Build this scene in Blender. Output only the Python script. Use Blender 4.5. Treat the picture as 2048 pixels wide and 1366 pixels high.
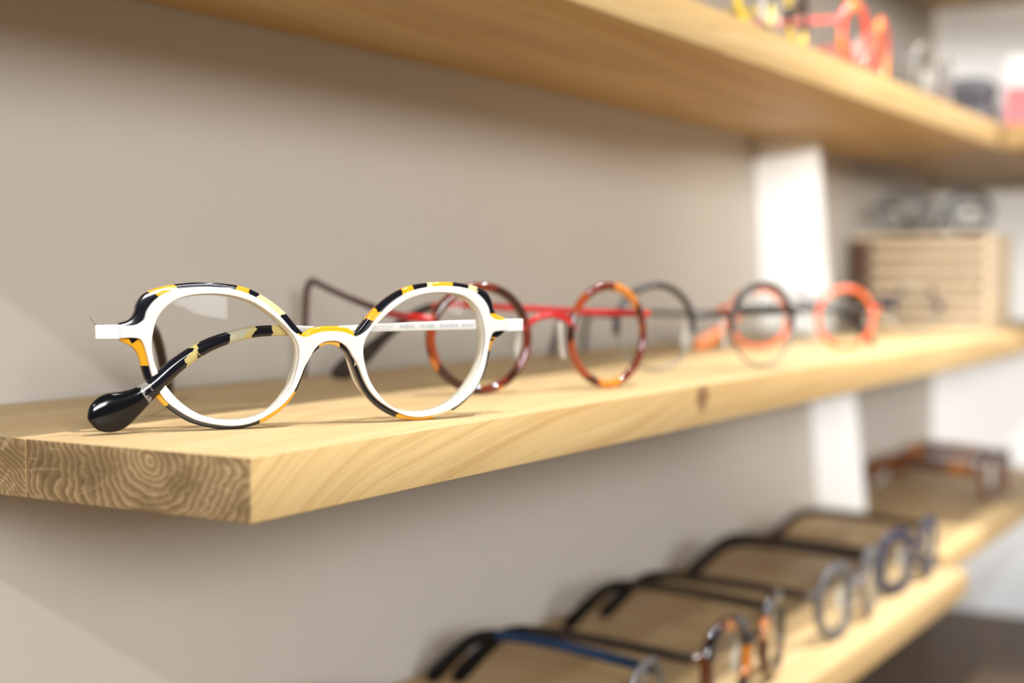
import bpy, bmesh, math, random
from mathutils import Vector, Matrix

for o in list(bpy.data.objects):
    bpy.data.objects.remove(o, do_unlink=True)
scene = bpy.context.scene
COL = scene.collection
R = math.radians
random.seed(7)

# World frame: x runs along the shelves (away from the camera), +y goes into the
# back wall, z is up; z = 0 is the top of the middle shelf.  Metres.

# ------------------------------------------------------------------ camera
F_PX = 2853.0
CAM_H = 0.045
YAW, PITCH = R(31.1877), R(2.6089)
fw = Vector((math.cos(YAW) * math.cos(PITCH), math.sin(YAW) * math.cos(PITCH), -math.sin(PITCH)))
rt = Vector((math.sin(YAW), -math.cos(YAW), 0))
up = rt.cross(fw)
cam = bpy.data.cameras.new('camera')
cam_o = bpy.data.objects.new('camera', cam)
COL.objects.link(cam_o)
m = Matrix((rt, up, -fw)).transposed().to_4x4()
m.translation = Vector((0, 0, CAM_H))
cam_o.matrix_world = m
cam.sensor_width = 36.0
cam.lens = 36.0 * F_PX / 2048.0
cam.clip_start = 0.01
cam.dof.use_dof = True
cam.dof.focus_distance = 0.424
cam.dof.aperture_fstop = 5.9
cam.dof.aperture_blades = 0
scene.camera = cam_o

# ------------------------------------------------------------------ world, lamps, exposure
world = bpy.data.worlds.new('world')
scene.world = world
world.use_nodes = True
bg = world.node_tree.nodes['Background']
bg.inputs['Color'].default_value = (1.0, 0.95, 0.88, 1)
bg.inputs['Strength'].default_value = 0.07


def spot(name, loc, target, power, color, size_deg, blend, radius):
    l = bpy.data.lights.new(name, 'SPOT')
    l.energy = power
    l.color = color
    l.spot_size = R(size_deg)
    l.spot_blend = blend
    l.shadow_soft_size = radius
    o = bpy.data.objects.new(name, l)
    COL.objects.link(o)
    o.location = loc
    o.rotation_euler = (Vector(target) - Vector(loc)).to_track_quat('-Z', 'Y').to_euler()
    return o


WARM = (1.0, 0.98, 0.94)
# assumed ceiling spots, unseen, in front of and above the shelves
spot('assumed_ceiling_spot', (0.30, -0.19, 1.45), (0.38, 0.26, 0.0), 106, WARM, 60, 0.6, 0.020)
spot('assumed_ceiling_spot', (0.95, -0.16, 1.45), (0.95, 0.25, 0.0), 74, WARM, 60, 0.6, 0.020)
spot('assumed_ceiling_spot', (1.35, -0.32, 1.35), (1.22, 0.28, 0.16), 150, (1.0, 0.97, 0.92), 42, 0.6, 0.022)
# an assumed spot, unseen, farther off to the left
spot('assumed_far_spot', (-1.95, -0.94, 1.51), (0.35, 0.40, 0.0), 125, (0.82, 0.93, 1.0), 40, 0.5, 0.025)
# added low spot, no known lamp, to brighten the brackets and far end
spot('added_far_end_spot', (-1.70, -0.95, 0.30), (1.32, 0.335, 0.03), 245, (1.0, 0.98, 0.95), 10.5, 0.5, 0.03)
# assumed area light, no known window, for the wall shading, low and to the left
wl = bpy.data.lights.new('assumed_area_light', 'AREA')
wl.shape = 'RECTANGLE'
wl.size, wl.size_y = 1.5, 0.55
wl.energy = 104
wl.color = (0.95, 0.97, 1.0)
wl_o = bpy.data.objects.new('assumed_area_light', wl)
COL.objects.link(wl_o)
wl_o.location = (-1.55, -2.1, 0.74)
wl_o.rotation_euler = (Vector((0.7, 0.35, 0.02)) - Vector(wl_o.location)).to_track_quat('-Z', 'Y').to_euler()

vs = scene.view_settings
vs.view_transform = 'Standard'
vs.look = 'None'
vs.exposure = 0.0
vs.gamma = 1.0
vs.use_curve_mapping = False
scene.cycles.transparent_max_bounces = 64
scene.cycles.max_bounces = 12


# ------------------------------------------------------------------ material helpers
def srgb(r, g, b):
    f = lambda c: (c / 255 / 12.92) if c / 255 <= 0.04045 else ((c / 255 + 0.055) / 1.055) ** 2.4
    return (f(r), f(g), f(b), 1)


class NT:
    """tiny node-tree helper"""
    def __init__(self, name):
        self.m = bpy.data.materials.new(name)
        self.m.use_nodes = True
        self.t = self.m.node_tree
        self.bsdf = self.t.nodes['Principled BSDF']
        self.out = self.t.nodes['Material Output']

    def n(self, typ, **kw):
        nd = self.t.nodes.new(typ)
        for k, v in kw.items():
            setattr(nd, k, v)
        return nd

    def l(self, a, b):
        self.t.links.new(a, b)

    def put(self, sock, v):
        if hasattr(v, 'is_output') or isinstance(v, bpy.types.NodeSocket):
            self.l(v, sock)
        else:
            sock.default_value = v

    def math(self, op, a, b=None, c=None):
        nd = self.n('ShaderNodeMath', operation=op)
        self.put(nd.inputs[0], a)
        if b is not None:
            self.put(nd.inputs[1], b)
        if c is not None:
            self.put(nd.inputs[2], c)
        return nd.outputs[0]

    def vec(self, x, y, z):
        nd = self.n('ShaderNodeCombineXYZ')
        for i, v in enumerate((x, y, z)):
            self.put(nd.inputs[i], v)
        return nd.outputs[0]

    def coords(self):
        tc = self.n('ShaderNodeTexCoord')
        sp = self.n('ShaderNodeSeparateXYZ')
        self.l(tc.outputs['Object'], sp.inputs[0])
        return tc.outputs['Object'], sp.outputs[0], sp.outputs[1], sp.outputs[2]

    def noise(self, vec, scale, detail=3, rough=0.5, dist=0.0):
        nd = self.n('ShaderNodeTexNoise')
        self.l(vec, nd.inputs['Vector'])
        nd.inputs['Scale'].default_value = scale
        nd.inputs['Detail'].default_value = detail
        nd.inputs['Roughness'].default_value = rough
        nd.inputs['Distortion'].default_value = dist
        return nd.outputs['Fac']

    def ramp(self, fac, stops, interp='LINEAR'):
        nd = self.n('ShaderNodeValToRGB')
        cr = nd.color_ramp
        cr.interpolation = interp
        while len(cr.elements) < len(stops):
            cr.elements.new(0.5)
        for e, (p, c) in zip(cr.elements, stops):
            e.position = p
            e.color = c if len(c) == 4 else (*c, 1)
        self.l(fac, nd.inputs[0])
        return nd.outputs[0]

    def mix(self, fac, a, b, blend='MIX'):
        nd = self.n('ShaderNodeMix', data_type='RGBA', blend_type=blend)
        self.put(nd.inputs[0], fac)
        self.put(nd.inputs[6], a)
        self.put(nd.inputs[7], b)
        return nd.outputs[2]

    def bump(self, h, strength, dist):
        nd = self.n('ShaderNodeBump')
        nd.inputs['Strength'].default_value = strength
        nd.inputs['Distance'].default_value = dist
        self.l(h, nd.inputs['Height'])
        self.l(nd.outputs[0], self.bsdf.inputs['Normal'])


def plain(name, col, rough=0.4, metal=0.0, trans=0.0, coat=0.0, spec=0.5):
    """single-coloured material with a faint procedural unevenness"""
    k = NT(name)
    v, x, y, z = k.coords()
    nz = k.noise(v, 160, 2)
    c2 = tuple(c * 0.88 for c in col[:3]) + (1,)
    k.l(k.mix(nz, (*col[:3], 1), c2), k.bsdf.inputs['Base Color'])
    k.bsdf.inputs['Roughness'].default_value = rough
    k.bsdf.inputs['Metallic'].default_value = metal
    k.bsdf.inputs['Transmission Weight'].default_value = trans
    k.bsdf.inputs['Coat Weight'].default_value = coat
    k.bsdf.inputs['Coat Roughness'].default_value = 0.06
    k.bsdf.inputs['Specular IOR Level'].default_value = spec
    return k.m


def tortoise(name, stops, scale=95, stretch=(1, 1, 1), rough=0.09, seed=0.0, soft=False):
    """acetate with irregular hard-edged colour patches"""
    k = NT(name)
    v, x, y, z = k.coords()
    mp = k.n('ShaderNodeMapping')
    mp.inputs['Scale'].default_value = stretch
    mp.inputs['Location'].default_value = (seed, seed * 0.7, seed * 0.3)
    k.l(v, mp.inputs[0])
    nz = k.n('ShaderNodeTexNoise')
    nz.inputs['Scale'].default_value = scale * 1.6
    nz.inputs['Detail'].default_value = 3
    k.l(mp.outputs[0], nz.inputs['Vector'])
    ad = k.n('ShaderNodeMix', data_type='VECTOR')
    ad.inputs[0].default_value = 0.0
    vm = k.n('ShaderNodeVectorMath', operation='MULTIPLY_ADD')
    k.l(nz.outputs['Color'], vm.inputs[0])
    vm.inputs[1].default_value = (0.006, 0.006, 0.006)
    k.l(mp.outputs[0], vm.inputs[2])
    vo = k.n('ShaderNodeTexVoronoi')
    vo.inputs['Scale'].default_value = scale
    if soft:
        vo.feature = 'SMOOTH_F1'
        vo.inputs['Smoothness'].default_value = 0.35
    k.l(vm.outputs[0], vo.inputs['Vector'])
    sp = k.n('ShaderNodeSeparateColor')
    k.l(vo.outputs['Color'], sp.inputs[0])
    c = k.ramp(sp.outputs[0], stops, 'LINEAR' if soft else 'CONSTANT')
    k.l(c, k.bsdf.inputs['Base Color'])
    k.bsdf.inputs['Roughness'].default_value = rough
    k.bsdf.inputs['Coat Weight'].default_value = 0.4
    k.bsdf.inputs['Coat Roughness'].default_value = 0.04
    return k.m


def lens_mat(name, tint=(0.985, 0.985, 0.975)):
    """thin coated optical lens: clear with a Fresnel reflection"""
    k = NT(name)
    t = k.t
    t.nodes.remove(k.bsdf)
    tr = k.n('ShaderNodeBsdfTransparent')
    v, x, y, z = k.coords()
    nz = k.noise(v, 40, 2)
    tr_c = k.mix(nz, (*tint, 1), tuple(c * 0.985 for c in tint) + (1,))
    k.l(tr_c, tr.inputs[0])
    gl = k.n('ShaderNodeBsdfGlossy')
    gl.inputs['Roughness'].default_value = 0.02
    gl.inputs['Color'].default_value = (0.9, 0.95, 0.92, 1)
    lw = k.n('ShaderNodeLayerWeight')
    lw.inputs['Blend'].default_value = 0.5
    f5 = k.math('POWER', lw.outputs['Facing'], 5.0)
    mx = k.n('ShaderNodeMixShader')
    k.l(k.math('ADD', k.math('MULTIPLY', f5, 0.6), 0.0028), mx.inputs[0])
    k.l(tr.outputs[0], mx.inputs[1])
    k.l(gl.outputs[0], mx.inputs[2])
    k.l(mx.outputs[0], k.out.inputs[0])
    return k.m


def clear_plastic(name, tint, alpha):
    k = NT(name)
    v, x, y, z = k.coords()
    nz = k.noise(v, 120, 2)
    k.l(k.mix(nz, (*tint, 1), tuple(c * 0.9 for c in tint) + (1,)), k.bsdf.inputs['Base Color'])
    k.bsdf.inputs['Roughness'].default_value = 0.12
    k.bsdf.inputs['Alpha'].default_value = alpha
    return k.m


def wood_long(name, x0=0.267, swirl=0.0, light=(0.51, 0.345, 0.155), dark=(0.41, 0.25, 0.092), knot=None, seed=0.0):
    k = NT(name)
    v, x, y, z = k.coords()
    # grain lines z = s(x) + const : steep near the sawn end, flattening along the board
    if swirl > 0:
        ex = k.math('POWER', 2.71828, k.math('MULTIPLY', k.math('SUBTRACT', x, x0), -1 / swirl))
        s = k.math('MULTIPLY', k.math('SUBTRACT', 1.0, ex), swirl * 0.85)
    else:
        s = 0.0
    drift = k.math('MULTIPLY', k.noise(k.vec(k.math('MULTIPLY', x, 5.0), k.math('MULTIPLY', y, 7.0), seed), 1.0, 2), 0.03)
    q = k.math('ADD', k.math('SUBTRACT', k.math('ADD', z, k.math('MULTIPLY', y, 0.8)), s), drift)
    q = k.math('SUBTRACT', q, k.math('MULTIPLY', x, 0.05))
    streak = k.noise(k.vec(k.math('MULTIPLY', x, 5.0), k.math('MULTIPLY', q, 420.0), seed), 1.0, 4, 0.6)
    fine = k.noise(k.vec(k.math('MULTIPLY', x, 60.0), k.math('MULTIPLY', q, 2300.0), seed), 1.0, 2, 0.6)
    broad = k.noise(k.vec(k.math('MULTIPLY', x, 4.0), k.math('MULTIPLY', q, 70.0), seed + 3), 1.0, 2)
    f = k.math('ADD', k.math('MULTIPLY', streak, 0.6), k.math('MULTIPLY', broad, 0.45))
    mid = tuple((a + b) / 2 for a, b in zip(light, dark))
    c = k.ramp(f, [(0.36, dark), (0.50, mid), (0.58, light), (0.70, tuple(min(1, a * 1.06) for a in light))])
    c = k.mix(k.math('MULTIPLY', k.math('GREATER_THAN', fine, 0.62), 0.22), c, (*[a * 0.72 for a in dark], 1))
    if knot:
        kx, kz = knot
        dx = k.math('MULTIPLY', k.math('SUBTRACT', x, kx), 150.0)
        dz = k.math('MULTIPLY', k.math('SUBTRACT', z, kz), 190.0)
        wob = k.math('MULTIPLY', k.noise(v, 300, 3), 1.1)
        d = k.math('ADD', k.math('SQRT', k.math('ADD', k.math('MULTIPLY', dx, dx), k.math('MULTIPLY', dz, dz))), wob)
        d2 = k.math('MULTIPLY', d, 0.5)
        kf = k.ramp(d2, [(0.0, (1, 1, 1)), (0.55, (0.85, 0.85, 0.85)), (0.95, (0, 0, 0))])
        c = k.mix(kf, c, (0.16, 0.075, 0.03, 1))
    k.l(c, k.bsdf.inputs['Base Color'])
    k.bsdf.inputs['Roughness'].default_value = 0.55
    k.bsdf.inputs['Specular IOR Level'].default_value = 0.25
    k.bump(f, 0.25, 0.0006)
    return k.m


def wood_end(name, pith, squash=1.5, period=0.0027, seed=0.0):
    """sawn end grain: growth rings round a pith, rays and pores"""
    k = NT(name)
    v, x, y, z = k.coords()
    n1 = k.noise(k.vec(k.math('MULTIPLY', y, 70.0), k.math('MULTIPLY', z, 90.0), seed), 1.0, 3, 0.55)
    n0 = k.noise(k.vec(k.math('MULTIPLY', y, 34.0), k.math('MULTIPLY', z, 48.0), seed + 2.0), 1.0, 2, 0.5)
    n2 = k.noise(k.vec(k.math('MULTIPLY', y, 330.0), k.math('MULTIPLY', z, 330.0), seed), 1.0, 3)
    dy = k.math('SUBTRACT', y, pith[0])
    dz = k.math('MULTIPLY', k.math('SUBTRACT', z, pith[1]), squash)
    d = k.math('SQRT', k.math('ADD', k.math('MULTIPLY', dy, dy), k.math('MULTIPLY', dz, dz)))
    d = k.math('ADD', d, k.math('MULTIPLY', n0, 0.020))
    d = k.math('ADD', d, k.math('MULTIPLY', n1, 0.0085))
    d = k.math('ADD', d, k.math('MULTIPLY', n2, 0.0014))
    ring = k.math('FRACT', k.math('DIVIDE', d, period))
    c = k.ramp(ring, [(0.0, (0.34, 0.225, 0.11)), (0.14, (0.145, 0.085, 0.036)), (0.42, (0.21, 0.13, 0.058)), (0.76, (0.29, 0.19, 0.09)), (0.92, (0.43, 0.30, 0.155)), (1.0, (0.34, 0.225, 0.11))])
    fine = k.math('FRACT', k.math('DIVIDE', d, period * 0.31))
    c = k.mix(k.ramp(fine, [(0.0, (0.30, 0.30, 0.30)), (0.3, (0, 0, 0)), (0.7, (0, 0, 0)), (1.0, (0.30, 0.30, 0.30))]), c, (0.40, 0.285, 0.15, 1))
    # patches where the rings are darker
    c = k.mix(k.ramp(n1, [(0.45, (0, 0, 0)), (0.60, (0.55, 0.55, 0.55))]), c, (0.13, 0.075, 0.032, 1))
    ang = k.math('ARCTAN2', dz, dy)
    ray = k.noise(k.vec(k.math('MULTIPLY', ang, 26.0), k.math('MULTIPLY', d, 60.0), seed), 1.0, 2)
    c = k.mix(k.ramp(ray, [(0.60, (0, 0, 0)), (0.68, (0.32, 0.32, 0.32))]), c, (0.50, 0.37, 0.21, 1))
    vo = k.n('ShaderNodeTexVoronoi')
    k.l(k.vec(0.0, k.math('MULTIPLY', y, 1000.0), k.math('MULTIPLY', z, 1000.0)), vo.inputs['Vector'])
    vo.inputs['Scale'].default_value = 1.3
    pores = k.math('LESS_THAN', vo.outputs['Distance'], 0.22)
    c = k.mix(k.math('MULTIPLY', pores, 0.4), c, (0.25, 0.15, 0.07, 1))
    k.l(c, k.bsdf.inputs['Base Color'])
    k.bsdf.inputs['Roughness'].default_value = 0.8
    k.bsdf.inputs['Specular IOR Level'].default_value = 0.1
    k.bump(ring, 0.35, 0.0004)
    return k.m


def paint(name, col, bump=0.15):
    k = NT(name)
    v, x, y, z = k.coords()
    nz = k.noise(v, 9, 3)
    k.l(k.mix(nz, (*col, 1), tuple(c * 0.95 for c in col) + (1,)), k.bsdf.inputs['Base Color'])
    k.bsdf.inputs['Roughness'].default_value = 0.85
    k.bsdf.inputs['Specular IOR Level'].default_value = 0.15
    k.bump(k.noise(v, 420, 3), bump, 0.0004)
    return k.m


M = {}
M['wall'] = paint('wall_paint', (0.52, 0.475, 0.415))
M['wall_white'] = paint('white_wall_paint', (0.86, 0.85, 0.83))
M['bracket'] = plain('white_lacquer', (0.90, 0.90, 0.89), 0.35)
M['oak'] = wood_long('oak_long_grain', swirl=0.06, knot=(0.545, -0.0052), light=(0.52, 0.355, 0.155), dark=(0.42, 0.25, 0.092))
M['oak_lit_top'] = wood_long('oak_lit_top_grain', light=(0.54, 0.39, 0.205), dark=(0.49, 0.335, 0.16), seed=7.0)  # top faces paler than the board: wash-out of strong light put into the colour
M['oak_rear'] = wood_long('oak_long_grain_rear', seed=5.0)
M['oak_upper'] = wood_long('oak_upper_board', x0=0.0, seed=9.0)
M['oak_lower'] = wood_long('oak_lower_board', x0=0.0, seed=14.0)
M['oak_box'] = wood_long('pale_box_wood', x0=0.0, seed=21.0, light=(0.74, 0.59, 0.40), dark=(0.64, 0.48, 0.30))
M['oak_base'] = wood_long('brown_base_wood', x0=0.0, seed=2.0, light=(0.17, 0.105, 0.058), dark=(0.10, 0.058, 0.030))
M['end_front'] = wood_end('oak_end_grain', (0.272, -0.0035))
M['end_rear'] = wood_end('oak_end_grain_rear', (0.372, -0.060), 1.0, 0.0018, 4.0)
M['floor'] = wood_long('floor_wood', x0=-4.0, seed=1.0, light=(0.36, 0.25, 0.16), dark=(0.26, 0.17, 0.10))
M['lens'] = lens_mat('lens_glass')
M['white_acetate'] = plain('ivory_acetate', (0.70, 0.67, 0.615), 0.18, coat=0.3)
M['white_metal'] = plain('white_lacquered_metal', (0.80, 0.79, 0.77), 0.25, coat=0.3)
BLK, AMB, PAL = (0.006, 0.006, 0.009), (0.70, 0.32, 0.014), (0.62, 0.50, 0.26)


def patch_acetate(name):
    """laminated acetate: black, amber and straw patches laid round each lens opening"""
    k = NT(name)
    v, x, y, z = k.coords()
    wob = k.math('MULTIPLY', k.math('SUBTRACT', k.noise(v, 420, 2), 0.5), 0.030)
    C = {'B': BLK, 'A': AMB, 'P': PAL}

    def around(cx, stops):
        a_ = k.math('ARCTAN2', k.math('SUBTRACT', z, 0.021), k.math('SUBTRACT', x, cx))
        t = k.math('ADD', k.math('ADD', k.math('DIVIDE', a_, 2 * math.pi), 0.5), wob)
        return k.ramp(t, [(p, C[c]) for p, c in stops], 'CONSTANT')
    left_ = around(-0.0315, [(0, 'A'), (.013, 'B'), (.067, 'A'), (.103, 'B'), (.326, 'A'), (.418, 'B'), (.478, 'P'), (.501, 'A'), (.543, 'B'), (.598, 'P'), (.671, 'B'), (.695, 'A'), (.725, 'B'), (.846, 'A'), (.879, 'B'), (.965, 'A')])
    right_ = around(0.0315, [(0, 'B'), (.003, 'P'), (.023, 'B'), (.176, 'A'), (.271, 'P'), (.325, 'B'), (.496, 'A'), (.517, 'B'), (.54, 'A'), (.565, 'B'), (.625, 'P'), (.637, 'B'), (.677, 'A'), (.724, 'P'), (.74, 'B'), (.774, 'A'), (.809, 'B'), (.887, 'A'), (.917, 'B')])
    c = k.mix(k.math('GREATER_THAN', x, 0.0), left_, right_)
    xw = k.math('ADD', k.math('ABSOLUTE', x), k.math('MULTIPLY', wob, 0.05))
    top_ = (*AMB, 1)
    low_ = k.mix(k.math('LESS_THAN', xw, 0.0032), (*BLK, 1), (0.68, 0.40, 0.08, 1))
    br = k.mix(k.math('GREATER_THAN', z, 0.0262), low_, top_)
    c = k.mix(k.math('LESS_THAN', xw, 0.0078), c, br)
    k.l(c, k.bsdf.inputs['Base Color'])
    k.bsdf.inputs['Roughness'].default_value = 0.09
    k.bsdf.inputs['Coat Weight'].default_value = 0.4
    k.bsdf.inputs['Coat Roughness'].default_value = 0.04
    return k.m


def tip_acetate(name, x_hinge):
    """black acetate sleeve with straw bands along its length"""
    k = NT(name)
    v, x, y, z = k.coords()
    wob = k.math('MULTIPLY', k.math('SUBTRACT', k.noise(v, 330, 3), 0.5), 0.010)
    s_ = k.math('ADD', k.math('SUBTRACT', x_hinge, x), wob)
    t = k.math('MULTIPLY', k.math('SUBTRACT', s_, 0.070), 1 / 0.060)
    ST, GR = (0.45, 0.36, 0.14), (0.34, 0.33, 0.30)
    f = lambda mm_: (mm_ - 70) / 60
    c = k.ramp(t, [(0, GR), (f(79), ST), (f(84), BLK), (f(89.5), ST), (f(92), (0.40, 0.37, 0.27)), (f(97.5), BLK), (f(106), ST), (f(109.5), BLK), (f(121), (0.20, 0.19, 0.17)), (f(124.5), BLK)], 'CONSTANT')
    k.l(c, k.bsdf.inputs['Base Color'])
    k.bsdf.inputs['Roughness'].default_value = 0.10
    return k.m


M['tokyo'] = patch_acetate('black_amber_acetate')
M['tokyo_tip'] = tip_acetate('black_straw_acetate', 0.0666)
M['black'] = plain('black_acetate', (0.004, 0.004, 0.005), 0.10, spec=0.35)
M['pad'] = clear_plastic('clear_nose_pad', (0.95, 0.92, 0.86), 0.45)
M['pad_ivory'] = clear_plastic('ivory_nose_pad', (0.88, 0.80, 0.68), 0.8)
M['havana'] = tortoise('red_brown_tortoise', [(0, (0.035, 0.008, 0.004)), (0.42, (0.12, 0.018, 0.008)), (0.66, (0.26, 0.042, 0.009)), (0.80, (0.58, 0.19, 0.02)), (0.88, (0.06, 0.01, 0.006))], 85, seed=0.12)
M['red'] = plain('red_lacquered_metal', (0.46, 0.010, 0.012), 0.25, coat=0.15)
M['walnut'] = plain('dark_walnut', (0.085, 0.040, 0.016), 0.5)
M['red_brown'] = plain('dark_red_brown_sleeve', (0.07, 0.015, 0.012), 0.25)
M['dark_brown'] = plain('dark_brown_sleeve', (0.030, 0.020, 0.014), 0.3)
M['charcoal'] = plain('charcoal_acetate', (0.028, 0.026, 0.024), 0.25)
M['steel'] = plain('brushed_steel', (0.25, 0.235, 0.20), 0.35, metal=0.6)
M['orange'] = plain('orange_acetate', (0.72, 0.12, 0.025), 0.15, coat=0.4)
M['orange_tip'] = plain('bright_orange_tip', (0.85, 0.22, 0.03), 0.2)
M['navy'] = plain('navy_acetate', (0.008, 0.010, 0.035), 0.35)
M['smoke'] = clear_plastic('smoky_clear_acetate', (0.10, 0.095, 0.10), 0.72)
M['blue'] = plain('blue_lacquer', (0.006, 0.028, 0.075), 0.35)
M['grey'] = plain('grey_acetate', (0.16, 0.15, 0.15), 0.2, coat=0.3)
M['grey_clear'] = clear_plastic('clear_grey_acetate', (0.34, 0.32, 0.29), 0.65)
M['yellow_tort'] = tortoise('yellow_black_acetate', [(0, BLK), (0.42, (0.70, 0.48, 0.04)), (0.75, (0.03, 0.02, 0.01)), (0.9, (0.7, 0.55, 0.2))], 80, seed=0.5)
M['red_orange'] = tortoise('red_to_orange_acetate', [(0, (0.85, 0.06, 0.02)), (0.45, (0.90, 0.28, 0.015)), (0.8, (0.88, 0.10, 0.06))], 60, seed=0.2)
M['coral'] = plain('coral_acetate', (0.85, 0.16, 0.14), 0.2, coat=0.3)
M['amber_tort'] = tortoise('brown_amber_tortoise', [(0, (0.012, 0.006, 0.004)), (0.5, (0.07, 0.02, 0.005)), (0.72, (0.42, 0.13, 0.008)), (0.88, (0.03, 0.01, 0.005))], 75, seed=0.77)
M['brown_tort'] = tortoise('brown_tortoise', [(0, (0.055, 0.018, 0.007)), (0.45, (0.10, 0.030, 0.008)), (0.88, (0.26, 0.085, 0.012))], 60, seed=0.4)
M['case'] = plain('grey_case_vinyl', (0.10, 0.10, 0.115), 0.35)
M['card_white'] = plain('white_card', (0.86, 0.85, 0.83), 0.6)
M['card_pink'] = plain('pink_card', (0.80, 0.22, 0.24), 0.6)
M['print'] = plain('grey_print', (0.45, 0.45, 0.46), 0.6)


# ------------------------------------------------------------------ object helpers
def put(name, bm, mats, parent=None, smooth=None):
    me = bpy.data.meshes.new(name)
    bmesh.ops.recalc_face_normals(bm, faces=bm.faces)
    bm.to_mesh(me)
    bm.free()
    for mm in (mats if isinstance(mats, (list, tuple)) else [mats]):
        me.materials.append(mm)
    if smooth is not None:
        for p in me.polygons:
            p.use_smooth = True
        if smooth < 180:
            try:
                me.set_sharp_from_angle(angle=R(smooth))
            except Exception:
                pass
    o = bpy.data.objects.new(name, me)
    COL.objects.link(o)
    if parent is not None:
        o.parent = parent
    return o


def tag(o, label, cat=None, group=None, kind=None):
    if label:
        o['label'] = label
    if cat:
        o['category'] = cat
    if group:
        o['group'] = group
    if kind:
        o['kind'] = kind
    return o


def empty(name, loc, rz=0.0):
    o = bpy.data.objects.new(name, None)
    o.empty_display_size = 0.02
    COL.objects.link(o)
    o.location = loc
    o.rotation_euler = (0, 0, rz)
    return o


def box_bm(x0, x1, y0, y1, z0, z1, bev=0.0, seg=2, bm=None):
    own = bm is None
    b = bmesh.new()
    vs_ = [b.verts.new((x, y, z)) for x in (x0, x1) for y in (y0, y1) for z in (z0, z1)]
    for f in ((0, 1, 3, 2), (4, 6, 7, 5), (0, 4, 5, 1), (2, 3, 7, 6), (0, 2, 6, 4), (1, 5, 7, 3)):
        b.faces.new([vs_[i] for i in f])
    bmesh.ops.recalc_face_normals(b, faces=b.faces)
    if bev > 0:
        bmesh.ops.bevel(b, geom=list(b.edges), offset=bev, segments=seg, profile=0.5, affect='EDGES')
    if own:
        return b
    me = bpy.data.meshes.new('tmp')
    b.to_mesh(me)
    b.free()
    bm.from_mesh(me)
    bpy.data.meshes.remove(me)
    return bm


def stave(parent, x0, x1, y0, y1, z0, z1, long_m, end_m, bev=0.0004):
    """one glued board of a shelf; the sawn ends carry the end-grain material"""
    b = box_bm(x0, x1, y0, y1, z0, z1, bev, 2)
    for f in b.faces:
        f.normal_update()
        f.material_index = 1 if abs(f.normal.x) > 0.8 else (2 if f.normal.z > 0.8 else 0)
    return put('plank', b, [long_m, end_m, M['oak_base'] if long_m is M['oak_base'] else M['oak_lit_top']], parent, 40)


# ------------------------------------------------------------------ the setting
WALL_Y = 0.4145
wall = put('wall_back', box_bm(-2.6, 1.66, WALL_Y, WALL_Y + 0.1, -1.0, 2.2), M['wall'])
tag(wall, 'warm off-white plastered wall behind the wooden shelves', kind='structure')
wr = put('wall_right', box_bm(1.58, 1.68, -1.6, WALL_Y, -1.0, 2.2), M['wall_white'])
tag(wr, 'white side wall at the far end of the shelves', kind='structure')
fl = put('floor', box_bm(-2.6, 1.68, -2.6, WALL_Y, -1.05, -1.0), M['floor'])
tag(fl, 'brown wooden shop floor', kind='structure')


def shelf(label, x0, x1, ys, ztop, thick, mats, end_mats):
    root = empty('wooden_shelf', ((x0 + x1) / 2, (ys[0] + ys[-1]) / 2, ztop - thick))
    tag(root, label, 'shelf')
    inv = Matrix.Translation(-Vector(root.location))
    for i in range(len(ys) - 1):
        o = stave(root, x0, x1, ys[i] + (0.00004 if i else 0), ys[i + 1], ztop - thick, ztop, mats[min(i, len(mats) - 1)], end_mats[min(i, len(end_mats) - 1)])
        # keep the mesh in world coordinates so that the grain runs through
        o.matrix_parent_inverse = inv
    return root


Z_UP_BOT, UP_T = 0.152, 0.0195
Z_UP = Z_UP_BOT + UP_T
Z_LOW = -0.158
BACK = WALL_Y - 0.0008
mid_sh = shelf('long light oak shelf in the middle, sawn end grain facing the camera', 0.2675, 1.135, (0.2377, 0.3200, BACK), 0.0, 0.0165, (M['oak'], M['oak_rear']), (M['end_front'], M['end_rear']))
corner_sh = shelf('short oak corner shelf under the slatted box at the far end', 1.1362, 1.575, (0.2450, BACK), 0.0, 0.0165, (M['oak_rear'],), (M['end_front'],))
up_sh = shelf('long oak shelf across the top of the picture seen from below', 0.160, 1.560, (0.2700, 0.3420, BACK), Z_UP, UP_T, (M['oak_upper'], M['oak_rear']), (M['end_front'], M['end_rear']))
ret_sh = shelf('short oak shelf turning the corner at the upper right', 1.235, 1.575, (-0.10, 0.2690), Z_UP, UP_T, (M['oak_upper'],), (M['oak_upper'],))
low_sh = shelf('long oak shelf at the lower right carrying a row of glasses', 0.24, 1.000, (0.2370, 0.3180, BACK), Z_LOW, 0.0165, (M['oak_lower'], M['oak_rear']), (M['end_front'], M['end_rear']))
lowc_sh = shelf('short oak shelf beyond the lower shelf, brown tortoise glasses on it', 1.045, 1.575, (0.2660, BACK), Z_LOW, 0.0165, (M['oak_lower'],), (M['end_front'],))
top_sh = shelf('oak shelf above all the others, only its underside in the top right corner', 0.160, 1.560, (0.2700, 0.3420, BACK), 0.330 + UP_T, UP_T, (M['oak_upper'], M['oak_rear']), (M['end_front'], M['end_rear']))
top_ret_blocker = shelf('unseen oak return shelf added to keep ceiling light off the side wall', 1.235, 1.575, (-0.10, 0.2690), 0.330 + UP_T, UP_T, (M['oak_upper'],), (M['oak_upper'],))  # unseen return, added to block the ceiling spots from the side wall
base_sh = shelf('dark brown wooden base shelf in shade at the bottom right', 0.30, 1.575, (0.02, 0.20, BACK), -0.318, 0.03, (M['oak_base'], M['oak_base']), (M['oak_base'],))


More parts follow.
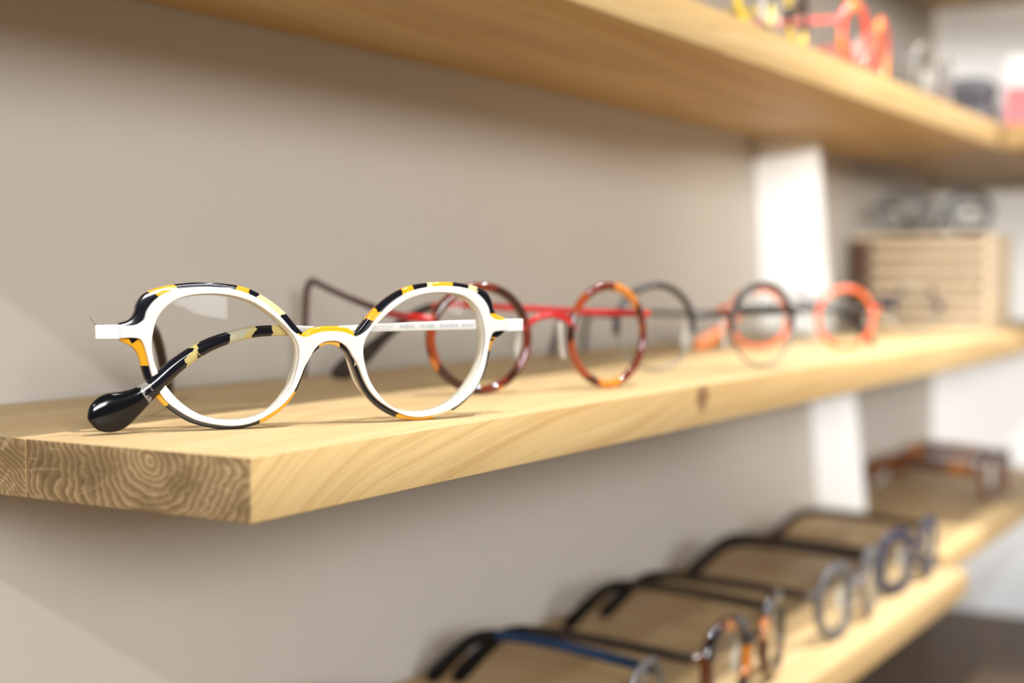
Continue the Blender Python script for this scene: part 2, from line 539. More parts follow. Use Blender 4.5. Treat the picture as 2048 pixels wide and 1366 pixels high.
def bracket(label, x, y0, y1, z0, z1, lean):
    b = box_bm(x, x + 0.010, y0, y1, z0, z1, 0.0012, 2)
    for v in b.verts:
        k_ = (z1 - v.co.z) / (z1 - z0)
        v.co.x += lean * k_
        if v.co.y < (y0 + y1) / 2:
            v.co.y -= 0.006 * k_
    o = put('shelf_bracket', b, M['bracket'], None, 40)
    return tag(o, label, 'bracket')


bracket('white upright bracket between the middle and upper shelf, against the wall', 1.044, 0.364, WALL_Y - 0.0005, 0.0004, Z_UP_BOT - 0.0004, 0.020)
bracket('white upright bracket below the middle shelf, standing on the lower one', 1.170, 0.378, WALL_Y - 0.0005, Z_LOW + 0.0004, -0.0170, 0.030)


# ------------------------------------------------------------------ sweeps and outlines
def catmull(pts, n=4, closed=True):
    out = []
    N = len(pts)
    rng = range(N) if closed else range(N - 1)
    for i in rng:
        p = [Vector(pts[(i + k_) % N] if closed else pts[min(max(i + k_, 0), N - 1)]) for k_ in (-1, 0, 1, 2)]
        for j in range(n):
            t = j / n
            out.append(0.5 * ((2 * p[1]) + (p[2] - p[0]) * t + (2 * p[0] - 5 * p[1] + 4 * p[2] - p[3]) * t * t + (3 * p[1] - p[0] - 3 * p[2] + p[3]) * t ** 3))
    if not closed:
        out.append(Vector(pts[-1]))
    return out


def sweep(bm, pts, A, B, side, closed=False, n=10, flat=1.0):
    """tube of super-elliptic section along pts; A half-size in plane, B half-size along 'side'"""
    N = len(pts)
    side = Vector(side).normalized()
    rings = []
    for i in range(N):
        a_ = pts[(i - 1) % N] if closed else pts[max(i - 1, 0)]
        b_ = pts[(i + 1) % N] if closed else pts[min(i + 1, N - 1)]
        T = (b_ - a_).normalized()
        Nn = side.cross(T).normalized()
        S = T.cross(Nn).normalized()
        aa = A[i] if isinstance(A, (list, tuple)) else A
        bb = B[i] if isinstance(B, (list, tuple)) else B
        ring = []
        for j in range(n):
            t = 2 * math.pi * (j + 0.5) / n
            c, s = math.cos(t), math.sin(t)
            c = math.copysign(abs(c) ** flat, c)
            s = math.copysign(abs(s) ** flat, s)
            ring.append(bm.verts.new(pts[i] + Nn * aa * c + S * bb * s))
        rings.append(ring)
    for i in range(N if closed else N - 1):
        r0, r1 = rings[i], rings[(i + 1) % N]
        for j in range(n):
            bm.faces.new((r0[j], r0[(j + 1) % n], r1[(j + 1) % n], r1[j]))
    if not closed:
        bm.faces.new(rings[0])
        bm.faces.new(list(reversed(rings[-1])))
    return bm


def bend(bm, k_):
    for v in bm.verts:
        v.co.y += k_ * v.co.x ** 2
    return bm


def lens_bm(outline, y, k_, thick=0.0014, bulge=0.0018):
    bm = bmesh.new()
    n = len(outline)
    cx = sum(p[0] for p in outline) / n
    cz = sum(p[1] for p in outline) / n
    fr, bk = [], []
    for dy, lst in ((0.0, fr), (thick, bk)):
        for fac in (1.0, 0.66, 0.33):
            lst.append([bm.verts.new((cx + (p[0] - cx) * fac, y + dy - bulge * (1 - fac * fac), cz + (p[1] - cz) * fac)) for p in outline])
        lst.append(bm.verts.new((cx, y + dy - bulge, cz)))
    for lst in (fr, bk):
        for a_, b_ in ((0, 1), (1, 2)):
            for i in range(n):
                j = (i + 1) % n
                bm.faces.new((lst[a_][i], lst[a_][j], lst[b_][j], lst[b_][i]))
        for i in range(n):
            bm.faces.new((lst[2][i], lst[2][(i + 1) % n], lst[3]))
    for i in range(n):
        j = (i + 1) % n
        bm.faces.new((fr[0][i], bk[0][i], bk[0][j], fr[0][j]))
    return bend(bm, k_)


def plate(outer, holes, y0, y1, k_, bev):
    """flat acetate plate cut to an outline with lens openings, bent to the base curve"""
    cu = bpy.data.curves.new('tmp', 'CURVE')
    cu.dimensions = '2D'
    cu.fill_mode = 'BOTH'
    cu.extrude = (y1 - y0) / 2 - bev
    cu.bevel_depth = bev
    cu.bevel_resolution = 2
    cu.offset = -bev
    for loop in [outer] + holes:
        sp = cu.splines.new('POLY')
        sp.points.add(len(loop) - 1)
        for p, q in zip(sp.points, loop):
            p.co = (q[0], q[1], 0, 1)
        sp.use_cyclic_u = True
    ob = bpy.data.objects.new('tmp', cu)
    COL.objects.link(ob)
    dg = bpy.context.evaluated_depsgraph_get()
    me = bpy.data.meshes.new_from_object(ob.evaluated_get(dg))
    bpy.data.objects.remove(ob)
    bm = bmesh.new()
    bm.from_mesh(me)
    bpy.data.meshes.remove(me)
    bmesh.ops.remove_doubles(bm, verts=bm.verts, dist=1e-6)
    ym = (y0 + y1) / 2
    for v in bm.verts:
        X, Y, Z = v.co
        v.co = (X, ym - Z, Y)
    return bend(bm, k_)


# temple profiles: (distance from hinge, height, half height, half thickness) in mm
def temple(root, hinge, ang, prof, split, mat, tip_mat, end_split=None, end_mat=None):
    """one side arm: bar plus a tip sleeve (and end) as sub-parts; ang is the heading in the
    local x-y plane (90 deg = straight back)"""
    d = Vector((math.cos(R(ang)), math.sin(R(ang)), 0))
    side = Vector((-d.y, d.x, 0))
    raw = [(p[0], p[1], p[2], p[3]) for p in prof]
    dense = catmull([Vector(p) for p in raw], 5, False) if len(raw[0]) == 3 else None
    ds = []
    N = len(raw)
    for i in range(N - 1):
        P = [raw[min(max(i + k_, 0), N - 1)] for k_ in (-1, 0, 1, 2)]
        for j in range(5):
            t = j / 5
            ds.append(tuple(0.5 * ((2 * P[1][c]) + (P[2][c] - P[0][c]) * t + (2 * P[0][c] - 5 * P[1][c] + 4 * P[2][c] - P[3][c]) * t * t + (3 * P[1][c] - P[0][c] - 3 * P[2][c] + P[3][c]) * t ** 3) for c in range(4)))
    ds.append(raw[-1])

    # arc position is the list position, so that hooks can turn back on themselves
    def seg(i0, i1, grow=0.0):
        bm = bmesh.new()
        part = ds[i0:i1 + 1]
        pts = [Vector(hinge) + d * (p[0] / 1000) + Vector((0, 0, p[1] / 1000)) for p in part]
        A = [max(0.00008, p[2] / 1000 + grow) for p in part]
        B = [max(0.00008, p[3] / 1000 + grow) for p in part]
        return sweep(bm, pts, A, B, side, False, 12, 0.75)
    i_s = split * 5
    i_e = (end_split * 5) if end_split else len(ds) - 1
    t = put('temple', seg(0, i_s), mat, root, 60)
    tp = put('temple_tip', seg(i_s, i_e, 0.0002), tip_mat, t, 60)
    if end_split:
        put('tip_end', seg(i_e, len(ds) - 1, 0.00021), end_mat, t, 60)
    return t


def super_ellipse(cx, cz, rx, rz, e=2.0, n=44, panto=0.0):
    out = []
    for i in range(n):
        t = 2 * math.pi * i / n
        c, s = math.cos(t), math.sin(t)
        x = math.copysign(abs(c) ** (2 / e), c) * rx
        z = math.copysign(abs(s) ** (2 / e), s) * rz
        x *= 1 + panto * z / rz
        out.append((cx + x, cz + z))
    return out


PAD = dict(z=0.020)
HOOK = [(0, 28, 1.5, .8), (20, 30, 1.4, .8), (50, 35, 1.2, .8), (75, 39.5, 1.2, .9), (88, 42, 1.3, 1.0), (95, 42.5, 1.4, 1.1), (99.5, 38.5, 1.5, 1.1), (101, 30, 1.5, 1.1), (102, 18, 1.4, 1.1), (103, 6, 1.3, 1.0), (103.4, 1.2, 1.0, .8)]
PADDLE = [(0, 28.5, 1.6, .8), (25, 29.5, 1.5, .8), (55, 31.5, 1.4, .8), (78, 33, 1.4, .9), (90, 32, 1.6, 1.0), (101, 27, 1.8, 1.1), (111, 19, 2.2, 1.2), (120, 11, 3.4, 1.2), (127, 6.0, 4.4, 1.2), (132, 3.6, 2.6, 1.1), (134, 2.4, 0.6, .6)]
FLATHOOK = [(0, 26, 1.5, .8), (30, 25.5, 1.4, .8), (70, 25, 1.3, .8), (110, 25, 1.3, .9), (128, 25, 1.4, 1.0), (135, 24.5, 1.5, 1.1), (139, 21, 1.5, 1.1), (140.5, 14, 1.4, 1.1), (141.5, 6, 1.3, 1.0), (142, 1.2, 1.0, .8)]
FLATPAD = [(0, 26.5, 1.6, .8), (25, 26.5, 1.5, .8), (55, 26.5, 1.4, .8), (78, 26.5, 1.4, .9), (88, 25, 1.6, 1.0), (97, 21, 1.8, 1.1), (107, 14, 2.4, 1.2), (115, 8.5, 4.0, 1.2), (121, 5.5, 4.6, 1.2), (126, 3.6, 2.6, 1.1), (128, 2.4, 0.6, .6)]
PLAIN = [(0, 29, 1.9, .9), (30, 29.5, 1.8, .9), (60, 29.5, 1.8, 1.0), (85, 29, 1.9, 1.1), (98, 26, 2.1, 1.2), (108, 19, 2.3, 1.2), (117, 11, 2.6, 1.2), (123, 5.5, 2.6, 1.1), (126, 2.9, 1.5, .9)]


THICK = [(p[0], p[1], p[2] * 1.45, p[3] * 1.2) for p in PLAIN[:-1]] + [PLAIN[-1]]


def scaled(prof, k_, zk=1.0):
    return [(p[0] * k_, p[1] * zk, p[2], p[3]) for p in prof]


def glasses(label, loc, yaw, rx=20.0, rz=20.5, gap=9.5, e=2.0, rim_a=1.7, rim_b=1.7, curve=1.8, panto=0.0,
            rim='havana', bridge='red', bridge_z=27.5, bridge_drop=3.0, bridge_a=1.3, arms='red', tips='dark_brown',
            ends=None, left=(95, HOOK, 3), right=(95, PADDLE, 3), pads='pad', brow=None, lower=None, n=44, group=None, tipmat1=None, tipmat2=None, end_a=1.0):
    """a pair of spectacles standing on its rims: rims, bridge, pads, end pieces, lenses, side arms"""
    root = empty('eyeglasses', loc, R(yaw))
    tag(root, label, 'glasses', group)
    mm = 0.001
    ca, cz = (gap + rx + rim_a) * mm, (rz + 2 * rim_a - rim_a) * mm
    ends = ends or arms
    for sgn in (-1, 1):
        ol = super_ellipse(sgn * ca, cz, (rx + rim_a) * mm - rim_a * mm * 0.0, rz * mm, e, n, panto)
        ol = super_ellipse(sgn * ca, cz, rx * mm, rz * mm, e, n, panto)
        pts = [Vector((p[0], 0, p[1])) for p in ol]
        if brow:
            top = [p for p in pts if p.z >= cz - 0.25 * rz * mm]
            bot = [p for p in pts if p.z <= cz - 0.20 * rz * mm]
            # order each arc along the outline
            a0 = [p for p in pts]
            k0 = next(i for i in range(n) if a0[i - 1].z < cz - 0.25 * rz * mm and a0[i].z >= cz - 0.25 * rz * mm)
            seq = [a0[(k0 + i) % n] for i in range(n)]
            top = [p for p in seq if p.z >= cz - 0.25 * rz * mm]
            bot = [top[-1]] + [p for p in seq if p.z < cz - 0.25 * rz * mm] + [top[0]]
            put('rim', bend(sweep(bmesh.new(), top, rim_a * mm, rim_b * mm, (0, 1, 0), False, 10), curve), M[brow], root, 60)
            put('lower_rim', bend(sweep(bmesh.new(), bot, 0.8 * mm, 0.8 * mm, (0, 1, 0), False, 8), curve), M[lower], root, 60)
        else:
            put('rim', bend(sweep(bmesh.new(), pts, rim_a * mm, rim_b * mm, (0, 1, 0), True, 10), curve), M[rim], root, 60)
        put('lens', lens_bm(ol, -0.0002, curve), M['lens'], root, 60)
        # end piece from the rim to the hinge
        xe = ca + rx * mm
        ze = bridge_z * mm
        dx = abs(ze - cz) / (rz * mm)
        xr = ca + rx * mm * (max(0.0, 1 - dx ** e)) ** (1 / e)
        hx = xe + 4.5 * mm
        b = sweep(bmesh.new(), [Vector((sgn * x_, y_, z_)) for x_, y_, z_ in ((xr - 0.0005, 0.0, ze), (xr + 0.003, 0.0002, ze + 0.0006), (hx, 0.001, ze + 0.001), (hx + 0.0012, 0.004, ze + 0.001))], [1.7 * mm * end_a, 1.7 * mm * end_a, 1.6 * mm * end_a, 1.5 * mm], [1.2 * mm] * 4, (0, 0.9, 0.1), False, 8)
        bend(b, curve)
        put('end_piece', b, M[ends], root, 60)
        hinge = (sgn * (hx + 0.0012), 0.0045 + curve * hx * hx, 0.0)
        ang, prof, spl = left if sgn < 0 else right
        p0 = prof[0][1]
        pr = [(p[0], p[1] + (ze * 1000 + 1 - p0) * max(0.0, 1 - p[0] / 60.0), p[2], p[3]) for p in prof]
        temple(root, hinge, ang, pr, spl, M[arms], M[(tipmat1 if sgn < 0 else tipmat2) or tips])
        # nose pad on its wire
        if pads:
            zc = (bridge_z - 8.5) * mm
            b = bmesh.new()
            pts_ = catmull([Vector((sgn * (gap - 0.6) * mm, 0.004, zc + 0.0065)), Vector((sgn * (gap + 0.2) * mm, 0.0055, zc + 0.002)), Vector((sgn * (gap + 1.2) * mm, 0.006, zc - 0.003)), Vector((sgn * (gap + 2.2) * mm, 0.0055, zc - 0.0075))], 3, False)
            k_ = len(pts_)
            A = [3.0 * mm * math.sin(math.pi * (i + 0.6) / (k_ + 0.2)) ** 0.6 for i in range(k_)]
            sweep(b, pts_, [0.9 * mm] * k_, A, (0.5 * sgn, 0.86, 0), False, 10)
            put('nose_pad', b, M[pads], root, 60)
    # bridge
    xi = 0.0
    dz = min(0.98, abs(bridge_z * mm - cz) / (rz * mm))
    xb = ca - rx * mm * (1 - dz ** e) ** (1 / e)
    zb = bridge_z * mm
    pts_ = catmull([Vector((-xb - 0.0004, 0, zb - bridge_drop * mm)), Vector((-xb * 0.6, -0.0006, zb)), Vector((0, -0.001, zb + bridge_drop * 0.35 * mm)), Vector((xb * 0.6, -0.0006, zb)), Vector((xb + 0.0004, 0, zb - bridge_drop * mm))], 4, False)
    put('bridge', sweep(bmesh.new(), pts_, bridge_a * mm, bridge_a * mm, (0, 1, 0), False, 10), M[bridge], root, 60)
    return root


# ------------------------------------------------------------------ the ivory and tortoise glasses in front
def ivory_glasses():
    root = empty('eyeglasses', (0.3403, 0.2704, 0.0003), R(-32.37))
    tag(root, 'ivory white glasses with black and amber tortoise edge, nearest on the middle shelf', 'glasses')
    mm = 0.001
    K = 1.35
    wh = [(0, 28.2), (3, 28.0), (5.6, 27.3), (8.2, 26.5), (11.6, 28.2), (14.9, 31.9), (18.9, 35.9), (23.8, 39), (28.5, 40.7), (33.6, 41.5), (39.4, 41.7), (45.2, 41.1), (49.4, 39.6), (52.4, 37.4), (54.3, 34.7), (55.1, 32.2), (57.0, 30.9), (59.5, 30.6), (61.6, 30.6), (61.7, 29.0), (61.6, 27.2), (59.2, 27.2), (56.6, 26.9), (55.4, 25.6), (54.9, 22), (53.8, 16.8), (52.3, 12.7), (49.8, 8.6), (45.9, 5.3), (41.3, 2.6), (35.9, 1), (30.1, 0.3), (24.8, 0.9), (19.9, 2.9), (15.1, 6), (11.7, 9.6), (9.5, 13.7), (8, 17.4), (6.7, 20.6), (5, 23.2), (2.6, 24.9), (0, 25.3)]
    to = [(0, 29.7), (3, 29.6), (6.3, 28.9), (8.2, 27.9), (10.8, 30.5), (14, 34.2), (18.9, 38.1), (25.3, 41.4), (32.5, 42.7), (39.4, 43.0), (45.6, 42.5), (50.9, 41.4), (54.7, 39.6), (56.6, 36.9), (57.3, 34.3), (58.6, 32.4), (60.5, 31.6), (61.6, 31.2), (61.8, 29.0), (61.4, 26.6), (60.1, 25.6), (57.9, 24.4), (56.4, 22), (55.5, 18.4), (54.4, 14.8), (52.8, 11.6), (49.9, 7.8), (45.9, 4.4), (41.3, 1.8), (35.9, 0.3), (30.1, -0.3), (24, 0.4), (19.4, 2.0), (14.9, 5.0), (11.3, 8.9), (9.1, 13), (7.6, 16.8), (6.1, 20.2), (4.4, 22.2), (2.2, 23.7), (0, 24.1)]
    ln = [(35.6, 39.7), (29.7, 39), (24.15, 37.2), (18.9, 33.8), (14.5, 30), (11.6, 26.7), (10.2, 23.0), (10.5, 18.7), (12.1, 13.3), (14.6, 9.3), (18.3, 5.4), (22.8, 3.1), (28.1, 2.3), (34, 2.6), (39.8, 4.4), (44.4, 7.6), (48.2, 11.8), (50.8, 15.9), (52.4, 20.3), (53, 25.1), (52.5, 29.1), (51.4, 32.6), (49.1, 35.8), (45.7, 38.2), (41.1, 39.4)]

    def inset(p):
        x, z = p
        if z > 24.5 or x < 7.5:
            return p
        dx, dz = 31.5 - x, 21.0 - z
        l_ = math.hypot(dx, dz)
        return (x + dx / l_ * 0.55, z + dz / l_ * 0.55)
    wh = [inset(p) for p in wh]

    def full(h):
        left_ = [(-x, z) for x, z in reversed(h)]
        pts = [(x, z) for x, z in h] + left_[1:-1]
        return [(p[0] * mm, p[1] * mm) for p in catmull([Vector((x, z, 0)) for x, z in pts], 4)]

    def hole(sgn):
        q = catmull([Vector((sgn * x, z, 0)) for x, z in ln], 4)
        return [(p[0] * mm, p[1] * mm) for p in q]

    def grow(h, d_):
        cx = sum(p[0] for p in h) / len(h)
        cz_ = sum(p[1] for p in h) / len(h)
        return [(cx + (p[0] - cx) * (1 + d_), cz_ + (p[1] - cz_) * (1 + d_)) for p in h]
    HL, HR = hole(-1), hole(1)
    fr = put('front', plate(full(wh), [HL, HR], -0.0019, 0.0001, K, 0.0003), M['white_acetate'], root, 50)
    fr['label'] = 'ivory white acetate front layer'
    bk = put('back_layer', plate(full(to), [grow(HL, 0.004), grow(HR, 0.004)], 0.0, 0.0031, K, 0.0006), M['tokyo'], root, 50)
    bk['label'] = 'black and amber tortoise back layer'
    for sgn, H in ((-1, HL), (1, HR)):
        put('rim_lining', bend(sweep(bmesh.new(), [Vector((p[0], 0.0016, p[1])) for p in grow(H, 0.002)[::2]], 0.00035, 0.0016, (0, 1, 0), True, 8, 0.6), K), M['pad_ivory'], root, 60)
        put('lens', lens_bm(grow(H[::2], -0.004), 0.0004, K, 0.0014, 0.0012), M['lens'], root, 60)
        # nose pad: ivory flare behind the nose side of the rim
        pts_ = catmull([Vector((sgn * 6.9 * mm, 0.0040, 20.5 * mm)), Vector((sgn * 8.6 * mm, 0.0056, 16.5 * mm)), Vector((sgn * 10.4 * mm, 0.0060, 12.2 * mm)), Vector((sgn * 13.0 * mm, 0.0042, 8.0 * mm))], 4, False)
        k_ = len(pts_)
        put('nose_pad', sweep(bmesh.new(), pts_, [0.7 * mm] * k_, [(0.6 + 2.2 * math.sin(math.pi * i / (k_ - 1))) * mm for i in range(k_)], (0.35 * sgn, 0.94, 0), False, 10), M['pad_ivory'], root, 60)
        # white metal hinge block at the end of the front
        hb = bmesh.new()
        box_bm(61.2 * mm if sgn > 0 else -68.2 * mm, 68.2 * mm if sgn > 0 else -61.2 * mm, -0.0012, 0.0016, 26.9 * mm, 30.9 * mm, 0.0003, 2, hb)
        bend(hb, K)
        put('end_piece', hb, M['white_metal'], root, 40)
        kn = bmesh.new()
        bmesh.ops.create_cone(kn, cap_ends=True, segments=16, radius1=0.0013, radius2=0.0013, depth=0.0042, matrix=Matrix.Translation((sgn * 66.6 * mm, 0.0028 + K * 0.0666 ** 2, 28.9 * mm)))
        put('hinge', kn, M['steel'], root, 40)
    # right arm folded flat behind the front, left arm open
    PR = [(0, 29.0, 1.9, .5), (12, 29.1, 1.6, .5), (40, 28.9, 1.35, .5), (60, 28.5, 1.1, .5), (70, 28.4, 1.0, .5), (78, 28.5, 1.45, 1.0), (88, 28.3, 1.5, 1.2), (95, 27.1, 1.6, 1.3), (102, 25.0, 1.8, 1.4), (108, 22.0, 2.0, 1.4), (113.5, 18.2, 2.15, 1.4), (118.5, 13.8, 2.4, 1.4), (122.5, 10.6, 2.9, 1.3), (126, 8.4, 4.0, 1.3), (130, 6.5, 5.4, 1.25), (133.5, 5.6, 5.2, 1.2), (136.5, 4.9, 3.4, 1.0), (138, 4.5, 0.5, .4)]
    y_h = 0.0028 + K * 0.0666 ** 2
    tR = temple(root, (66.6 * mm, y_h, 0), 183.0, PR, 4, M['white_metal'], M['tokyo_tip'], 12, M['black'])
    tR['label'] = 'white metal arm folded behind the lenses'
    LPR = [(p[0] * 0.80, p[1], p[2], p[3]) for p in PR]
    temple(root, (-66.6 * mm, y_h, 0), 66.5, LPR, 4, M['white_metal'], M['dark_brown'], 12, M['black'])
    # small grey printing on the folded arm, too fine to read: short strokes in four groups
    pb = bmesh.new()
    d = Vector((math.cos(R(183)), math.sin(R(183)), 0))
    side = Vector((d.y, -d.x, 0))
    H0 = Vector((66.6 * mm, y_h, 0))
    rnd = random.Random(3)
    sgn_ = -1 if (d.x * 0 + side.y) > 0 else 1
    face = side * sgn_ * 0.00053
    for s0, s1 in ((15.5, 19.0), (21.0, 27.0), (29.5, 34.5), (36.5, 41.5)):
        s_ = s0
        while s_ < s1:
            w_ = rnd.uniform(0.28, 0.5)
            h_ = rnd.uniform(0.40, 0.62)
            zc = 28.95
            c0 = H0 + d * (s_ * mm) + face + Vector((0, 0, (zc - h_) * mm))
            c1 = H0 + d * ((s_ + w_) * mm) + face + Vector((0, 0, (zc + h_) * mm))
            vs_ = [pb.verts.new((c0.x, c0.y, c0.z)), pb.verts.new((c1.x, c1.y, c0.z)), pb.verts.new((c1.x, c1.y, c1.z)), pb.verts.new((c0.x, c0.y, c1.z))]
            pb.faces.new(vs_)
            s_ += w_ + 0.32
    put('print', pb, M['print'], tR)
    # thin wire end sticking up at the open hinge
    wb = sweep(bmesh.new(), [Vector((-67.2 * mm, 0.006, 30.4 * mm)), Vector((-68.6 * mm, 0.006, 31.6 * mm)), Vector((-69.6 * mm, 0.006, 33.2 * mm))], 0.00008, 0.00008, (0, 1, 0), False, 6)
    put('hinge_wire', wb, M['charcoal'], root, 60)
    return root


ivory_glasses()

# ------------------------------------------------------------------ the other glasses on the middle shelf
glasses('round red-brown tortoise glasses with red metal bridge and arms, second on the middle shelf', (0.4818, 0.2747, 0.0002), -28.0, rx=19.6, rz=19.6, gap=8.2, rim_a=1.75, rim_b=1.9, curve=2.4, rim='havana', bridge='red', bridge_z=28.5, bridge_drop=4.0, arms='red', tips='dark_brown', left=(90, HOOK, 1), right=(142, PADDLE, 4), tipmat1='red_brown')
glasses('round charcoal half-rim glasses with thin steel lower rims, third on the middle shelf', (0.627, 0.2685, 0.0002), -32.0, rx=19.6, rz=19.6, gap=9.5, rim_a=1.6, rim_b=1.6, curve=1.8, brow='charcoal', lower='steel', bridge='charcoal', bridge_z=26.5, bridge_drop=0.8, bridge_a=1.5, arms='charcoal', tips='charcoal', left=(72, FLATPAD, 4), right=(108, FLATHOOK, 4))
glasses('round thick-rimmed orange glasses standing behind the charcoal pair', (0.832, 0.297, 0.0002), -50.0, rx=18.3, rz=18.0, gap=7.4, rim_a=1.6, rim_b=1.8, curve=1.2, rim='orange', bridge='charcoal', bridge_z=24.0, bridge_drop=0.6, bridge_a=1.2, arms='charcoal', ends='orange', tips='charcoal', left=(4.0, scaled(PLAIN, 0.82, 0.85), 5), right=(176.0, scaled(PADDLE, 0.86, 0.80), 5), tipmat2='orange_tip')
glasses('clear grey round glasses with navy corners, farthest on the middle shelf before the slatted box', (1.062, 0.3165, 0.0002), -42.0, rx=19.5, rz=19.0, gap=8.0, rim_a=1.2, rim_b=1.2, curve=1.2, brow='smoke', lower='grey_clear', bridge='navy', bridge_z=23.0, bridge_drop=2.0, bridge_a=2.4, end_a=2.2, arms='navy', ends='navy', tips='navy', left=(80, scaled(PLAIN, 0.62), 4), right=(100, scaled(PLAIN, 0.7), 4))

# ------------------------------------------------------------------ glasses on the upper shelf
zu = Z_UP + 0.0002
G = 'glasses lined up on the upper shelf'
YU = 0.279
glasses('yellow and black tortoise glasses on the upper shelf, partly cut by the top edge', (0.742, YU, zu), 0.0, rx=20, rz=18.5, gap=9, e=2.3, rim_a=2.4, rim_b=1.8, rim='yellow_tort', bridge='yellow_tort', bridge_z=27, bridge_a=2.0, arms='yellow_tort', tips='black', left=(92, scaled(PLAIN, 0.85), 4), right=(88, scaled(PLAIN, 0.85), 4), group=G)
glasses('red and orange glasses on the upper shelf, next to the yellow and black pair', (0.905, YU, zu), 2.0, rx=20, rz=19, gap=8.5, e=2.2, rim_a=2.8, rim_b=2.0, rim='red_orange', bridge='coral', bridge_z=28, bridge_a=2.2, arms='coral', tips='coral', left=(92, scaled(PLAIN, 0.85), 4), right=(88, scaled(PLAIN, 0.85), 4), group=G)
glasses('clear grey glasses on the upper shelf beside the grey case', (1.065, YU, zu), 0.0, rx=19, rz=18, gap=9, e=2.4, rim_a=2.2, rim_b=1.8, rim='grey_clear', bridge='grey', bridge_z=26, bridge_a=1.8, arms='grey', tips='grey_clear', left=(92, scaled(PLAIN, 0.82), 4), right=(88, scaled(PLAIN, 0.82), 4), group=G)

# ------------------------------------------------------------------ glasses on the lower shelf
zl = Z_LOW + 0.0002
G = 'glasses lined up on the lower shelf'
glasses('dark glasses with blue arms at the bottom edge of the picture', (0.520, 0.264, zl), 0.0, rx=20, rz=17, gap=9, e=2.5, rim_a=2.0, rim_b=1.6, rim='smoke', bridge='steel', bridge_z=25, bridge_a=1.4, arms='blue', tips='black', left=(93, scaled(THICK, 0.98, 1.05), 3), right=(90, scaled(THICK, 0.98, 1.05), 3), group=G)
glasses('dark brown and amber tortoise glasses on the lower shelf beside the blue-armed pair', (0.648, 0.254, zl), 2.0, rx=20, rz=18.5, gap=8, e=2.4, rim_a=3.9, rim_b=2.6, rim='amber_tort', bridge='amber_tort', bridge_z=28, bridge_drop=2.5, bridge_a=2.6, arms='dark_brown', ends='amber_tort', end_a=1.8, tips='black', left=(92, scaled(THICK, 0.98, 1.12), 3), right=(90, scaled(THICK, 0.98, 1.12), 3), group=G)
glasses('smoky transparent glasses in the middle of the lower shelf row', (0.800, 0.252, zl), 0.0, rx=20, rz=18.5, gap=8.5, e=2.3, rim_a=3.4, rim_b=2.2, rim='smoke', bridge='grey', bridge_z=28, bridge_drop=2, bridge_a=1.9, arms='dark_brown', tips='black', left=(92, scaled(THICK, 0.98, 1.08), 3), right=(90, scaled(THICK, 0.98, 1.08), 3), group=G)
glasses('navy blue square glasses at the far end of the lower shelf', (0.931, 0.254, zl), -3.0, rx=20, rz=17.0, gap=8, e=3.0, rim_a=4.2, rim_b=2.4, rim='navy', bridge='navy', bridge_z=29, bridge_drop=1.5, bridge_a=2.3, arms='dark_brown', tips='dark_brown', left=(92, scaled(THICK, 0.98, 1.1), 3), right=(90, scaled(THICK, 0.98, 1.1), 3), group=G)
WIDE = [(p[0], p[1], p[2] * 3.4, p[3] * 1.5) for p in PLAIN[:-2]] + PLAIN[-2:]
glasses('brown tortoise glasses with wide arms on the short shelf at the right edge', (1.345, 0.290, zl), 0.0, rx=19.5, rz=18.5, gap=7.5, e=2.6, rim_a=3.6, rim_b=2.6, rim='brown_tort', bridge='brown_tort', bridge_z=30, bridge_drop=1.5, bridge_a=2.4, arms='brown_tort', tips='brown_tort', left=(92, scaled(WIDE, 0.88, 1.2), 5), right=(89, scaled(WIDE, 0.88, 1.2), 5), group=G)

# ------------------------------------------------------------------ slatted wooden box in the corner
bx0, bx1, by0, by1, bh = 1.262, 1.345, 0.283, 0.404, 0.078
cr = empty('slatted_box', ((bx0 + bx1) / 2, (by0 + by1) / 2, 0.0002))
tag(cr, 'small pale wooden box with slatted side on the corner shelf', 'box')
inv = Matrix.Translation(-Vector(cr.location))


def box_part(name, *a, mat='oak_box', bev=0.0006):
    o = put(name, box_bm(*a, bev, 2), M[mat], cr, 40)
    o.matrix_parent_inverse = inv
    return o


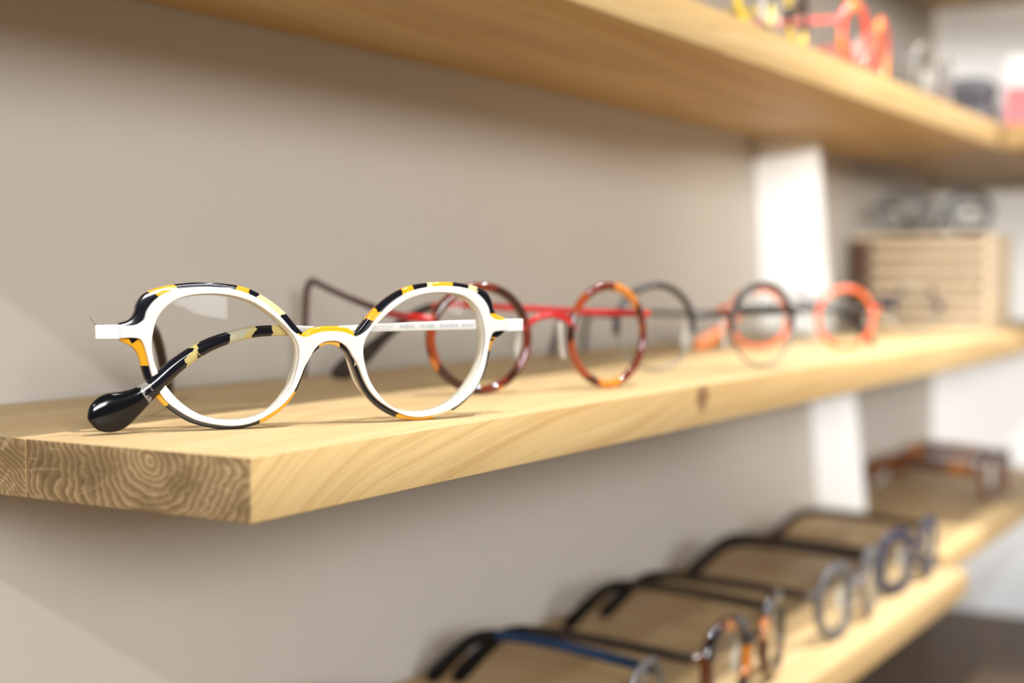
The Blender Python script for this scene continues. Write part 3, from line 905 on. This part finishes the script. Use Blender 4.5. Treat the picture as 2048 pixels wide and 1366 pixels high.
box_part('back_panel', bx1 - 0.004, bx1, by0, by1, 0.0004, bh)
box_part('side_panel', bx0 + 0.006, bx1 - 0.004, by0, by0 + 0.004, 0.0004, bh)
box_part('side_panel', bx0 + 0.006, bx1 - 0.004, by1 - 0.004, by1, 0.0004, bh)
box_part('lid', bx0 - 0.001, bx1 + 0.001, by0 - 0.001, by1 + 0.001, bh, bh + 0.004)
pst = box_part('corner_post', bx0 - 0.003, bx0 + 0.006, by1 - 0.016, by1, 0.0004, bh, mat='walnut')
pst['label'] = 'dark brown corner post'
box_part('corner_post', bx0, bx0 + 0.006, by0, by0 + 0.006, 0.0004, bh)
for i in range(6):
    z_ = 0.0015 + i * 0.0128
    box_part('slat', bx0 + 0.001, bx0 + 0.005, by0 + 0.006, by1 - 0.014, z_, z_ + 0.0074)
box_part('gap_shade_panel', bx0 + 0.0058, bx0 + 0.0075, by0 + 0.006, by1 - 0.016, 0.0004, bh, mat='walnut')  # dark sheet added behind the slats, stands for the shade in the gaps
box_part('floor_panel', bx0 + 0.008, bx1 - 0.004, by0 + 0.004, by1 - 0.004, 0.0004, 0.003)

glasses('dark grey glasses resting on top of the slatted wooden box', (1.292, 0.338, bh + 0.0045), -60.0, rx=18.5, rz=16.5, gap=8, e=2.4, rim_a=3.2, rim_b=2.2, rim='charcoal', bridge='dark_brown', bridge_z=24, bridge_a=1.8, arms='charcoal', tips='charcoal', left=(28, scaled(PLAIN, 0.36, 0.9), 5), right=(152, scaled(PLAIN, 0.42, 0.9), 5))

# ------------------------------------------------------------------ case and card box at the upper right
ca_ = empty('glasses_case', (1.262, 0.318, zu))
tag(ca_, 'grey glasses case lying on the corner of the upper shelf', 'case')
put('body', box_bm(-0.022, 0.022, -0.035, 0.035, 0.0002, 0.022, 0.004, 3), M['case'], ca_, 60)
put('lid', box_bm(-0.022, 0.022, -0.035, 0.035, 0.0226, 0.042, 0.006, 3), M['case'], ca_, 60)
put('hinge', box_bm(0.0212, 0.0228, -0.02, 0.02, 0.019, 0.025, 0.0004, 1), M['steel'], ca_, 40)
kb = empty('card_box', (1.300, 0.230, zu))
tag(kb, 'white and pink card box at the upper right edge', 'box')
put('body', box_bm(-0.03, 0.03, -0.045, 0.045, 0.0002, 0.034, 0.0006, 1), M['card_pink'], kb, 40)
put('lid', box_bm(-0.031, 0.031, -0.046, 0.046, 0.034, 0.062, 0.0006, 1), M['card_white'], kb, 40)
